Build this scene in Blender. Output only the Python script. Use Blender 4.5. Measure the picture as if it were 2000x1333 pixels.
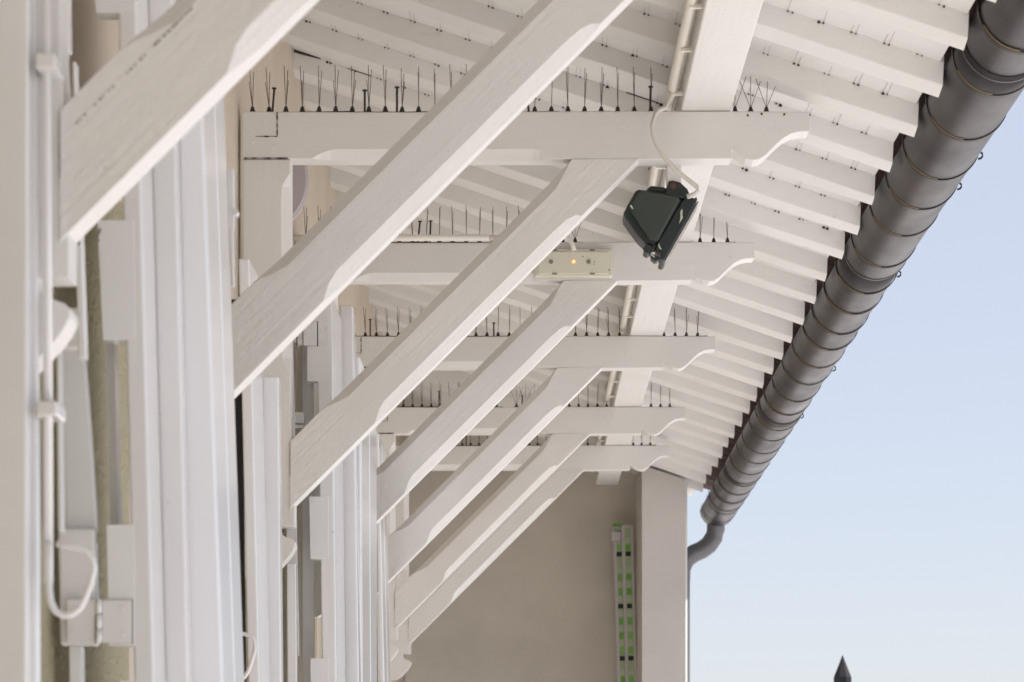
import bpy, bmesh, math, random
from mathutils import Vector, Matrix
random.seed(7)
for o in list(bpy.data.objects): bpy.data.objects.remove(o)
C = bpy.context.scene.collection
U = 1.335            # metres per working unit (frontal size)
DK = 5.0 * U         # metres of distance per unit of D (D = 1 is the third bracket)

# ---------------------------------------------------------------- camera, sky, sun, exposure
cam = bpy.data.cameras.new('camera'); camo = bpy.data.objects.new('camera', cam); C.objects.link(camo)
camo.location = (0, 0, 0); camo.rotation_euler = (math.pi/2, 0, 0)
cam.sensor_width = 36; cam.lens = 90.1; cam.shift_x = -0.0155; cam.shift_y = 0.4318
cam.clip_start = 0.05; cam.clip_end = 5000
cam.dof.use_dof = True; cam.dof.focus_distance = 1.2*DK; cam.dof.aperture_fstop = 9.0
bpy.context.scene.camera = camo
sun_dir = Vector((0.46, 0.05, 0.80)).normalized()
w = bpy.data.worlds.new("World"); bpy.context.scene.world = w; w.use_nodes = True
nt = w.node_tree; bg = nt.nodes['Background']
sky = nt.nodes.new('ShaderNodeTexSky'); sky.sky_type = 'NISHITA'; sky.sun_disc = False
sky.sun_elevation = math.asin(sun_dir.z); sky.sun_rotation = math.atan2(sun_dir.x, sun_dir.y)
sky.air_density = 1.0; sky.dust_density = 0.6; sky.ozone_density = 3.0; sky.altitude = 200
hz = nt.nodes.new('ShaderNodeMix'); hz.data_type = 'RGBA'; hz.inputs[0].default_value = 0.70     # thin high haze whitening the whole sky
hz.inputs[7].default_value = (4.3, 4.33, 4.85, 1)
nt.links.new(sky.outputs[0], hz.inputs[6]); nt.links.new(hz.outputs[2], bg.inputs[0]); bg.inputs[1].default_value = 0.10
sl = bpy.data.lights.new('sun', 'SUN'); sl.energy = 5.0; sl.angle = math.radians(0.5); sl.color = (1.0, 0.965, 0.935)
so = bpy.data.objects.new('sun', sl); C.objects.link(so); so.rotation_euler = sun_dir.to_track_quat('Z', 'Y').to_euler()
so.location = (10, 10, 20)
vs = bpy.context.scene.view_settings
vs.view_transform = 'Standard'; vs.look = 'None'; vs.exposure = 0.75; vs.gamma = 1.0; vs.use_curve_mapping = False
bpy.context.scene.cycles.max_bounces = 10
bpy.context.scene.cycles.diffuse_bounces = 6

# ---------------------------------------------------------------- materials
def newmat(name, col, rough=0.5, metal=0.0):
    m = bpy.data.materials.new(name); m.use_nodes = True
    b = m.node_tree.nodes['Principled BSDF']
    b.inputs['Base Color'].default_value = (*col, 1); b.inputs['Roughness'].default_value = rough
    b.inputs['Metallic'].default_value = metal
    return m
def noise_mat(name, c1, c2, scale=(8,8,8), rot=(0,0,0), rough=0.5, metal=0.0, bump=0.2, bdist=0.004, nscale=1.0, detail=6,
              specks=None, speck_amt=0.0, rough_var=0.0, fine=None):
    m = newmat(name, c1, rough, metal); t = m.node_tree; N = t.nodes; L = t.links
    b = N['Principled BSDF']
    tc = N.new('ShaderNodeTexCoord'); oi = N.new('ShaderNodeObjectInfo')
    add = N.new('ShaderNodeVectorMath'); add.operation = 'ADD'
    mul = N.new('ShaderNodeVectorMath'); mul.operation = 'SCALE'; mul.inputs[0].default_value = (7, 13, 5)
    L.new(oi.outputs['Random'], mul.inputs['Scale'])
    L.new(tc.outputs['Object'], add.inputs[0]); L.new(mul.outputs[0], add.inputs[1])
    mp0 = N.new('ShaderNodeMapping'); mp0.inputs['Rotation'].default_value = rot; L.new(add.outputs[0], mp0.inputs[0])
    mp = N.new('ShaderNodeMapping'); mp.inputs['Scale'].default_value = scale; L.new(mp0.outputs[0], mp.inputs[0])
    n = N.new('ShaderNodeTexNoise'); n.inputs['Scale'].default_value = nscale; n.inputs['Detail'].default_value = detail
    L.new(mp.outputs[0], n.inputs['Vector'])
    n2 = N.new('ShaderNodeTexNoise'); n2.inputs['Scale'].default_value = 2.3; n2.inputs['Detail'].default_value = 5
    L.new(add.outputs[0], n2.inputs['Vector'])
    mx = N.new('ShaderNodeMix'); mx.data_type = 'RGBA'
    mx.inputs[6].default_value = (*c1, 1); mx.inputs[7].default_value = (*c2, 1)
    ramp = N.new('ShaderNodeMapRange'); ramp.inputs[1].default_value = 0.35; ramp.inputs[2].default_value = 0.7
    rv = N.new('ShaderNodeMath'); rv.operation = 'MULTIPLY_ADD'; rv.inputs[1].default_value = 0.30; rv.inputs[2].default_value = -0.15
    L.new(oi.outputs['Random'], rv.inputs[0]); sm_ = N.new('ShaderNodeMath'); sm_.operation = 'ADD'
    L.new(n2.outputs['Fac'], sm_.inputs[0]); L.new(rv.outputs[0], sm_.inputs[1])
    L.new(sm_.outputs[0], ramp.inputs[0]); L.new(ramp.outputs[0], mx.inputs[0])
    out = mx.outputs[2]
    if specks:
        n3 = N.new('ShaderNodeTexNoise'); n3.inputs['Scale'].default_value = specks[3]; n3.inputs['Detail'].default_value = 3
        L.new(add.outputs[0], n3.inputs['Vector'])
        r3 = N.new('ShaderNodeMapRange'); r3.inputs[1].default_value = 0.72; r3.inputs[2].default_value = 0.78
        r3.inputs[4].default_value = speck_amt
        L.new(n3.outputs['Fac'], r3.inputs[0])
        m2 = N.new('ShaderNodeMix'); m2.data_type = 'RGBA'; m2.inputs[7].default_value = (*specks[:3], 1)
        L.new(out, m2.inputs[6]); L.new(r3.outputs[0], m2.inputs[0]); out = m2.outputs[2]
    L.new(out, b.inputs['Base Color'])
    if rough_var:
        rr = N.new('ShaderNodeMapRange'); rr.inputs[3].default_value = rough-rough_var; rr.inputs[4].default_value = rough+rough_var
        L.new(n.outputs['Fac'], rr.inputs[0]); L.new(rr.outputs[0], b.inputs['Roughness'])
    h = n.outputs['Fac']
    if fine:
        nf = N.new('ShaderNodeTexNoise'); nf.inputs['Scale'].default_value = fine; nf.inputs['Detail'].default_value = 4
        L.new(add.outputs[0], nf.inputs['Vector'])
        ad = N.new('ShaderNodeMath'); ad.operation = 'ADD'; L.new(h, ad.inputs[0]); L.new(nf.outputs['Fac'], ad.inputs[1]); h = ad.outputs[0]
    bp = N.new('ShaderNodeBump'); bp.inputs['Strength'].default_value = bump; bp.inputs['Distance'].default_value = bdist
    L.new(h, bp.inputs['Height']); L.new(bp.outputs[0], b.inputs['Normal'])
    return m
W1, W2 = (0.72, 0.71, 0.69), (0.66, 0.648, 0.62)
SP = (0.45, 0.42, 0.36, 26)
paint_x = noise_mat('white_paint_grain_across', W1, W2, (3, 60, 60), rough=0.42, bump=0.5, bdist=0.0022, fine=70, specks=SP, speck_amt=0.5)
paint_y = noise_mat('white_paint_grain_along', W1, W2, (60, 3, 60), rough=0.42, bump=0.5, bdist=0.0022, fine=70, specks=SP, speck_amt=0.4)
paint_z = noise_mat('white_paint_grain_upright', W1, W2, (60, 60, 3), rough=0.40, bump=0.45, bdist=0.002, fine=70, specks=SP, speck_amt=0.4)
paint_d = noise_mat('white_paint_grain_diagonal', W1, W2, (3, 120, 120), rot=(0, math.radians(45), 0), rough=0.42, bump=0.62, bdist=0.0026, fine=70, specks=SP, speck_amt=0.4)
gloss = noise_mat('white_gloss_paint', (0.765, 0.765, 0.775), (0.71, 0.705, 0.705), (12, 12, 1.5), rough=0.3, bump=0.10, bdist=0.0008, fine=30, specks=(0.4, 0.38, 0.34, 22), speck_amt=0.4)
smooth_gloss = noise_mat('smooth_skylit_gloss_paint', (0.82, 0.83, 0.86), (0.79, 0.80, 0.82), (6, 6, 1), rough=0.3, bump=0.03, bdist=0.0005)  # bluish skylight on the moulded leaves is put into this colour
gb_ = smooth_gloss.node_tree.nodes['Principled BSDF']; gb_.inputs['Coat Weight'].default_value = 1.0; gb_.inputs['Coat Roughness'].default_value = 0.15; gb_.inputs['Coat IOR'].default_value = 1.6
gb_ = gloss.node_tree.nodes['Principled BSDF']; gb_.inputs['Coat Weight'].default_value = 1.0; gb_.inputs['Coat Roughness'].default_value = 0.12; gb_.inputs['Coat IOR'].default_value = 1.65
stucco = noise_mat('ochre_stucco', (0.47, 0.43, 0.29), (0.38, 0.34, 0.22), (30, 30, 30), rough=0.9, bump=1.0, bdist=0.012, fine=90)
cream = noise_mat('cream_wall_paint', (0.56, 0.49, 0.40), (0.49, 0.425, 0.34), (12, 12, 12), rough=0.8, bump=0.35, bdist=0.004, fine=50)
gable = noise_mat('beige_render', (0.59, 0.555, 0.485), (0.49, 0.46, 0.395), (10, 10, 10), rough=0.85, bump=0.4, bdist=0.005, fine=40)
pill = noise_mat('pale_beige_render', (0.56, 0.53, 0.50), (0.51, 0.48, 0.45), (10, 10, 10), rough=0.8, bump=0.3, bdist=0.004, fine=40)
zinc = noise_mat('weathered_zinc', (0.022, 0.021, 0.026), (0.085, 0.073, 0.072), (9, 4, 9), rough=0.40, metal=0.55, bump=0.08, bdist=0.002, rough_var=0.16, specks=(0.42, 0.40, 0.38, 7), speck_amt=0.18)
zincp = noise_mat('grey_zinc_pipe', (0.14, 0.14, 0.15), (0.20, 0.19, 0.19), (20, 20, 4), rough=0.42, metal=0.5, bump=0.15, bdist=0.002)
strapm = newmat('dark_zinc_strap', (0.035, 0.030, 0.028), 0.45, 0.6)
brass = newmat('solder_seam', (0.20, 0.155, 0.085), 0.5, 0.6)
dark = newmat('dark_plastic', (0.028, 0.022, 0.020), 0.6)
wirem = newmat('grey_steel_wire', (0.075, 0.065, 0.06), 0.45, 0.5)
crackm = newmat('open_joint', (0.05, 0.035, 0.03), 0.9)
linem = newmat('thin_grey_line', (0.52, 0.50, 0.47), 0.9); shakem = newmat('open_grain', (0.22, 0.20, 0.18), 0.9)
green = noise_mat('dark_green_enamel', (0.008, 0.016, 0.017), (0.018, 0.026, 0.024), (15, 15, 15), rough=0.42, bump=0.3, bdist=0.002, specks=(0.30, 0.30, 0.26, 18), speck_amt=0.5)
greenL = noise_mat('faded_green_enamel', (0.020, 0.036, 0.034), (0.042, 0.048, 0.038), (15, 15, 15), rough=0.5, bump=0.3, bdist=0.002, specks=(0.25, 0.24, 0.2, 14), speck_amt=0.5)
glassd = newmat('lamp_glass', (0.05, 0.05, 0.055), 0.1)
rustm = newmat('rusty_bolt', (0.09, 0.035, 0.025), 0.7)
creamp = noise_mat('aged_cream_plastic', (0.66, 0.64, 0.53), (0.60, 0.58, 0.47), (4, 4, 4), rough=0.35, bump=0.1, bdist=0.001)
greyp = newmat('grey_plastic_boss', (0.22, 0.21, 0.17), 0.5)
tile = noise_mat('terracotta_tile', (0.085, 0.042, 0.034), (0.04, 0.028, 0.025), (12, 12, 12), rough=0.85, bump=0.5, bdist=0.005)
pipem = noise_mat('painted_conduit', (0.78, 0.75, 0.68), (0.7, 0.67, 0.6), (20, 20, 20), rough=0.35, bump=0.1, bdist=0.001)
cablem = newmat('grey_white_cable', (0.62, 0.60, 0.55), 0.45)
alu = noise_mat('dull_aluminium', (0.52, 0.50, 0.51), (0.46, 0.44, 0.45), (40, 40, 3), rough=0.4, metal=0.3, bump=0.1, bdist=0.001)
grn = noise_mat('green_sticker', (0.13, 0.36, 0.05), (0.22, 0.46, 0.14), (6, 6, 6), rough=0.4, bump=0.02)
grnp = newmat('pale_green_sticker', (0.33, 0.42, 0.26), 0.5)
wht = newmat('sticker_lettering', (0.50, 0.53, 0.42), 0.5)
blackm = newmat('dark_opening', (0.006, 0.005, 0.005), 0.5)
iron = newmat('black_iron', (0.006, 0.005, 0.008), 0.75)
lampg = newmat('lavender_grey_enamel', (0.44, 0.40, 0.42), 0.4)
ledm = newmat('amber_lamp', (1.0, 0.45, 0.15), 0.3)
lb = ledm.node_tree.nodes['Principled BSDF']; lb.inputs['Emission Color'].default_value = (1.0, 0.30, 0.08, 1); lb.inputs['Emission Strength'].default_value = 0.55
ledc = newmat('amber_lamp_core', (1, .8, .6), 0.3)
lb = ledc.node_tree.nodes['Principled BSDF']; lb.inputs['Emission Color'].default_value = (1.0, 0.50, 0.20, 1); lb.inputs['Emission Strength'].default_value = 1.2
ground_m = noise_mat('pale_warm_paving', (0.55, 0.525, 0.51), (0.49, 0.467, 0.452), (2, 2, 2), rough=0.9, bump=0.3, bdist=0.01)

# ---------------------------------------------------------------- geometry helpers (working units: x, D, z)
def P(x, D, z, dy=0.0):
    """working units -> metres; dy is an extra depth in frontal units"""
    return Vector((x*U, D*DK + dy*U, z*U))
def X(px, D): return (px-1031.0)*D/1001.0
def Z(py, D): return (1530.0-py)*D/1001.0
class MB:
    def __init__(s): s.v = []; s.f = []; s.mi = []; s.sm = []; s.marks = []
    def face(s, idx, mi=0, sm=False): s.f.append(idx); s.mi.append(mi); s.sm.append(sm)
    def add(s, vs, fs, mi=0, sm=False):
        s.marks.append((len(s.v), len(s.f)))
        o = len(s.v); s.v += [Vector(p) for p in vs]
        for f in fs: s.face([i+o for i in f], mi, sm)
    def hexa(s, p, mi=0):   # p: 4 front (ccw) + 4 back
        s.add(p, [(0,1,2,3), (7,6,5,4), (0,4,5,1), (1,5,6,2), (2,6,7,3), (3,7,4,0)], mi)
    def box(s, x0, x1, y0, y1, z0, z1, mi=0):
        s.hexa([(x0,y0,z0),(x1,y0,z0),(x1,y0,z1),(x0,y0,z1),(x0,y1,z0),(x1,y1,z0),(x1,y1,z1),(x0,y1,z1)], mi)
    def rings(s, rs, mi=0, cap=True, sm=False, closed=True):
        s.marks.append((len(s.v), len(s.f)))
        o = len(s.v); n = len(rs[0])
        for r in rs: s.v += [Vector(p) for p in r]
        for i in range(len(rs)-1):
            for j in range(n if closed else n-1):
                k = (j+1) % n
                s.face([o+i*n+j, o+i*n+k, o+(i+1)*n+k, o+(i+1)*n+j], mi, sm)
        if cap:
            s.face([o+j for j in range(n)][::-1], mi); s.face([o+(len(rs)-1)*n+j for j in range(n)], mi)
    def tube(s, pts, r, n=10, mi=0):
        pts = [Vector(p) for p in pts]; rs = []; up = Vector((0.13, 0.21, 0.97))
        for i, p in enumerate(pts):
            t = (pts[min(i+1, len(pts)-1)] - pts[max(i-1, 0)]).normalized()
            a = t.cross(up)
            if a.length < 0.1: a = t.cross(Vector((1, 0, 0)))
            a.normalize(); b = t.cross(a)
            rr = r[i] if isinstance(r, (list, tuple)) else r
            rs.append([p + a*rr*math.cos(k*2*math.pi/n) + b*rr*math.sin(k*2*math.pi/n) for k in range(n)])
        s.rings(rs, mi, True, True)
    def poly(s, pts, y0, y1, mi=0):   # pts: (x,z) metres, extruded in y
        n = len(pts)
        s.add([(x, y0, z) for x, z in pts] + [(x, y1, z) for x, z in pts],
              [tuple(range(n)), tuple(range(2*n-1, n-1, -1))] + [(i, n+i, n+(i+1)%n, (i+1)%n) for i in range(n)], mi)
    def each(s, name, mats, parent=None, bevel=0.0, seg=2):
        st = s.marks + [(len(s.v), len(s.f))]
        for (v0, f0), (v1, f1) in zip(st[:-1], st[1:]):
            m = MB(); m.v = s.v[v0:v1]; m.f = [[i-v0 for i in f] for f in s.f[f0:f1]]; m.mi = s.mi[f0:f1]; m.sm = s.sm[f0:f1]
            o = m.build(name, mats, parent, bevel, seg)
        return o
    def build(s, name, mats, parent=None, bevel=0.0, seg=2):
        if not isinstance(mats, (list, tuple)): mats = [mats]
        if parent is not None: base = Vector(parent['_base'])
        else:
            xs = [v.x for v in s.v]; ys = [v.y for v in s.v]; zs = [v.z for v in s.v]
            base = Vector(((min(xs)+max(xs))/2, (min(ys)+max(ys))/2, min(zs)))
        me = bpy.data.meshes.new(name); me.from_pydata([tuple(v-base) for v in s.v], [], s.f)
        for m in mats: me.materials.append(m)
        for p, mi, sm in zip(me.polygons, s.mi, s.sm): p.material_index = mi; p.use_smooth = sm
        bm = bmesh.new(); bm.from_mesh(me); bmesh.ops.recalc_face_normals(bm, faces=bm.faces); bm.to_mesh(me); bm.free()
        me.update()
        o = bpy.data.objects.new(name, me); C.objects.link(o)
        if parent is not None:
            o.parent = parent; o['_base'] = tuple(base)
        else: o.location = base; o['_base'] = tuple(base)
        if bevel:
            b = o.modifiers.new('bevel', 'BEVEL'); b.width = bevel; b.segments = seg; b.limit_method = 'ANGLE'; b.angle_limit = math.radians(40)
            b.harden_normals = False
        return o
def tag(o, label=None, cat=None, group=None, kind=None):
    if label: o['label'] = label
    if cat: o['category'] = cat
    if group: o['group'] = group
    if kind: o['kind'] = kind
    return o
def thing(name, base, label, cat, group=None):
    o = bpy.data.objects.new(name, None); C.objects.link(o); o.location = base; o['_base'] = tuple(base)
    o.empty_display_size = 0.1
    return tag(o, label, cat, group)
def copy_tree(o, off, parent=None):
    c = o.copy(); C.objects.link(c)
    if parent is None:
        c.location = o.location + off; c['_base'] = tuple(c.location)
    else: c.parent = parent; c['_base'] = parent['_base']
    for ch in list(o.children): copy_tree(ch, off, c)
    return c
def qbox(mb, Xt, Xb, Y0, Y1, D, dep, mi=0, D_ref=None):
    """upright slightly leaning board: picture x at top (l,r) and bottom (l,r), heights, distance, depth in units"""
    r = D
    p = []
    for dy in (0, dep):
        for (x, Y) in ((Xb[0], Y1), (Xb[1], Y1), (Xt[1], Y0), (Xt[0], Y0)):
            p.append(P(X(x, r), D, Z(Y, r), dy))
    mb.hexa(p, mi)

# ---------------------------------------------------------------- ground
g = MB(); g.add([(-400, -400, -1.6), (400, -400, -1.6), (400, 800, -1.6), (-400, 800, -1.6)], [(0, 1, 2, 3)])
tag(g.build('ground', ground_m), kind='structure')

XW = -0.566          # wall plane
SL = 0.335           # roof slope
Z0 = 1.5746          # soffit board height at x = 0
XE = 0.759           # eave end of the rafters
def soff(x): return Z0 - SL*x

# ---------------------------------------------------------------- house: walls
house = thing('house', P(-1.0, 1.2, 0)*1 + Vector((0, 0, -1.6)), 'pale beige house wall with projecting end pillar, under a deep white timber eave', 'house')
mb = MB()
mb.hexa([P(-3.0, -1.2, -1.19), P(XW, -1.2, -1.19), P(XW, -1.2, 1.76), P(-3.0, -1.2, 1.76),
         P(-3.0, 2.60, -1.19), P(XW, 2.60, -1.19), P(XW, 2.60, 1.76), P(-3.0, 2.60, 1.76)])
mb.build('facade_wall', cream, house)
mb = MB()   # rough ochre render strip below the lintel between the frames
for (D0, D1, zt) in ((0.42, 0.72, 0.80), (1.02, 1.36, 0.95)):
    mb.hexa([P(XW-0.01, D0, -1.19), P(XW+0.006, D0, -1.19), P(XW+0.006, D0, zt), P(XW-0.01, D0, zt),
             P(XW-0.01, D1, -1.19), P(XW+0.006, D1, -1.19), P(XW+0.006, D1, zt), P(XW-0.01, D1, zt)])
mb.each('render_strip', stucco, house)
mb = MB()
zt = lambda x: soff(x) + 0.01
mb.hexa([P(XW+0.002, 2.345, -1.19), P(0.70, 2.345, -1.19), P(0.70, 2.345, zt(0.70)), P(XW+0.002, 2.345, zt(XW)),
         P(XW+0.002, 2.60, -1.19), P(0.70, 2.60, -1.19), P(0.70, 2.60, zt(0.70)), P(XW+0.002, 2.60, zt(XW))])
mb.build('end_wall', gable, house)
mb = MB()
xl, xr, D0 = X(1254, 2.2), X(1339, 2.2), 2.2
pl = [(xl, 0.0), (xr, 0.0), (xr+0.010, 0.045), (xr+0.010, 2.0), (xl, 2.0)]
tops = [soff(x)-0.045 for x, _ in pl]
ring0 = [P(x, D0, -1.19, d) for x, d in pl]; ring1 = [P(x, D0, t, d) for (x, d), t in zip(pl, tops)]
mb.rings([ring0, ring1]); mb.build('end_pillar', pill, house)
mb = MB()      # unseen wing added behind the viewer to shade the nearest timbers
mb.hexa([P(XW+.002, -.60, -1.19), P(0.95, -.60, -1.19), P(0.95, -.60, zt(0.70)), P(XW+.002, -.60, zt(XW)),
         P(XW+.002, -.10, -1.19), P(0.95, -.10, -1.19), P(0.95, -.10, zt(0.70)), P(XW+.002, -.10, zt(XW))])
mb.build('added_shade_wing', gable, house)

# ---------------------------------------------------------------- roof: boarding, rafters, purlin, tiles
roof = thing('roof', P(0, 1.5, soff(0)), 'white painted timber eave soffit of close-set rafters and boarding seen from below, under clay tiles', 'roof')
mb = MB()
x0, x1 = -3.0, XE-0.004
mb.hexa([P(x0, -1.2, soff(x0)), P(x1, -1.2, soff(x1)), P(x1, -1.2, soff(x1)+0.028), P(x0, -1.2, soff(x0)+0.028),
         P(x0, 2.36, soff(x0)), P(x1, 2.36, soff(x1)), P(x1, 2.36, soff(x1)+0.028), P(x0, 2.36, soff(x0)+0.028)])
mb.build('boarding', paint_x, roof)
mb = MB()   # tiles, as a corrugated slab ending over the gutter
n = 400; xa, xb = -3.0, XE+0.080
rowA = []; rowB = []; rowC = []; rowD = []
for i in range(n+1):
    D = -1.2 + (2.34+1.2)*i/n
    h = 0.012*abs(math.sin(D*5/0.16*math.pi/1.0))
    rowA.append(P(xb, D, soff(xb)+0.036+h)); rowB.append(P(xb, D, soff(xb)+0.056+h))
    rowC.append(P(xa, D, soff(xa)+0.036+h)); rowD.append(P(xa, D, soff(xa)+0.056+h))
mb.rings([[a, b, d, c] for a, b, c, d in zip(rowA, rowB, rowC, rowD)])
mb.build('tiles', tile, roof)
def rafter(Df, k):
    rnd = random.Random(k*31+5)
    mb = MB(); tw = rnd.uniform(-0.006, 0.006); dz = rnd.uniform(-0.004, 0.002); sk = rnd.uniform(-0.012, 0.012)
    w1 = rnd.uniform(0.058, 0.068)
    prof = [(0, 0.012), (0.001, 0), (0.015, -0.0375+dz), (0.0175, -0.0395+dz), (w1-0.003, -0.0485+dz), (w1, -0.046+dz), (w1, 0.012)]
    xs = [XW-0.02] + [XW + (XE-XW)*i/14 for i in range(1, 14)] + [XE + rnd.uniform(-0.006, 0.004)]
    rs = []
    for i, x in enumerate(xs):
        wob = 0.0022*math.sin(x*5+k) + 0.0015*math.sin(x*13+k*2)
        rs.append([P(x, Df, soff(x) + (q if q > 0 else q*(1+wob*8)) + (wob if q < -0.01 else 0), d + sk*(x-0.1)) for d, q in prof])
    mb.rings(rs, 0)
    # wire nails poking through the boarding, with thin grey lines beside them
    if Df < 1.27:
        x = XW + 0.05 + rnd.uniform(0, 0.04)
        while x < XE-0.03:
            for q in (0, 1):
                xx = x + q*0.0085
                yy = sk*(xx-0.1) - 0.001; zz = soff(xx)-0.0015
                r = rnd.choice((0.0016, 0.0020, 0.0024)); big = rnd.random() < 0.16
                if big: r *= 1.7
                c = P(xx, Df, zz, yy-0.001)
                mb.add([c+Vector((-r*U,0,-r*1.0*U)), c+Vector((r*U,0,-r*1.3*U)), c+Vector((r*0.5*U,-0.002,r*U*1.4)), c+Vector((0,0.01,r*U)),], [(0,1,2),(0,2,3),(1,3,2),(0,3,1)], 1)
                if rnd.random() < .7: mb.tube([P(xx, Df, soff(xx)-0.0010, yy-0.003), P(xx, Df, soff(xx)-0.0010, yy-rnd.uniform(0.04, 0.085))], 0.00042*U, 5, 2)
            if rnd.random() < 0.035:   # open joint
                L = rnd.uniform(0.02, 0.09)
                mb.hexa([P(x-0.01, Df, soff(x-0.01)-0.0018, sk*(x-.11)-0.002), P(x+L, Df, soff(x+L)-0.0006, sk*(x+L-.1)-0.002),
                         P(x+L, Df, soff(x+L)+0.001, sk*(x+L-.1)-0.002), P(x-0.01, Df, soff(x-0.01)+0.001, sk*(x-.11)-0.002),
                         P(x-0.01, Df, soff(x-0.01)-0.0018, .004), P(x+L, Df, soff(x+L)-0.002, .004),
                         P(x+L, Df, soff(x+L)+0.001, .004), P(x-0.01, Df, soff(x-0.01)+0.001, .004)], 1)
            x += 0.0590 + rnd.uniform(-0.004, 0.004)
        if rnd.random() < 0.55:       # dark gap against the wall
            x = XW+0.004; L = rnd.uniform(0.05, 0.10)
            mb.hexa([P(x, Df, soff(x)-0.0065, -0.004), P(x+L, Df, soff(x+L)-0.0015, -0.003), P(x+L, Df, soff(x+L)+0.001, -0.003), P(x, Df, soff(x)+0.001, -0.004),
                     P(x, Df, soff(x)-0.0065, .003), P(x+L, Df, soff(x+L)-0.0015, .003), P(x+L, Df, soff(x+L)+0.001, .003), P(x, Df, soff(x)+0.001, .003)], 1)
    return mb.build('rafter', [paint_x, crackm, linem], roof)
k = 0
Dt = 0.893 - 0.0585*3
while Dt < 2.285:
    rafter(Dt - 0.062/5, k); Dt += 0.0585; k += 1
mb = MB()     # purlin on top of the tie beams
PX0, PX1, PZ = 0.299, 0.396, 1.3125
mb.hexa([P(PX0, 0.3, PZ), P(PX1, 0.3, PZ), P(PX1, 0.3, soff(PX1)-0.03), P(PX0, 0.3, soff(PX0)-0.03),
         P(PX0, 2.255, PZ), P(PX1, 2.255, PZ), P(PX1, 2.255, soff(PX1)-0.03), P(PX0, 2.255, soff(PX0)-0.03)])
mb.build('purlin', paint_y, roof, bevel=0.004)

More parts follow.
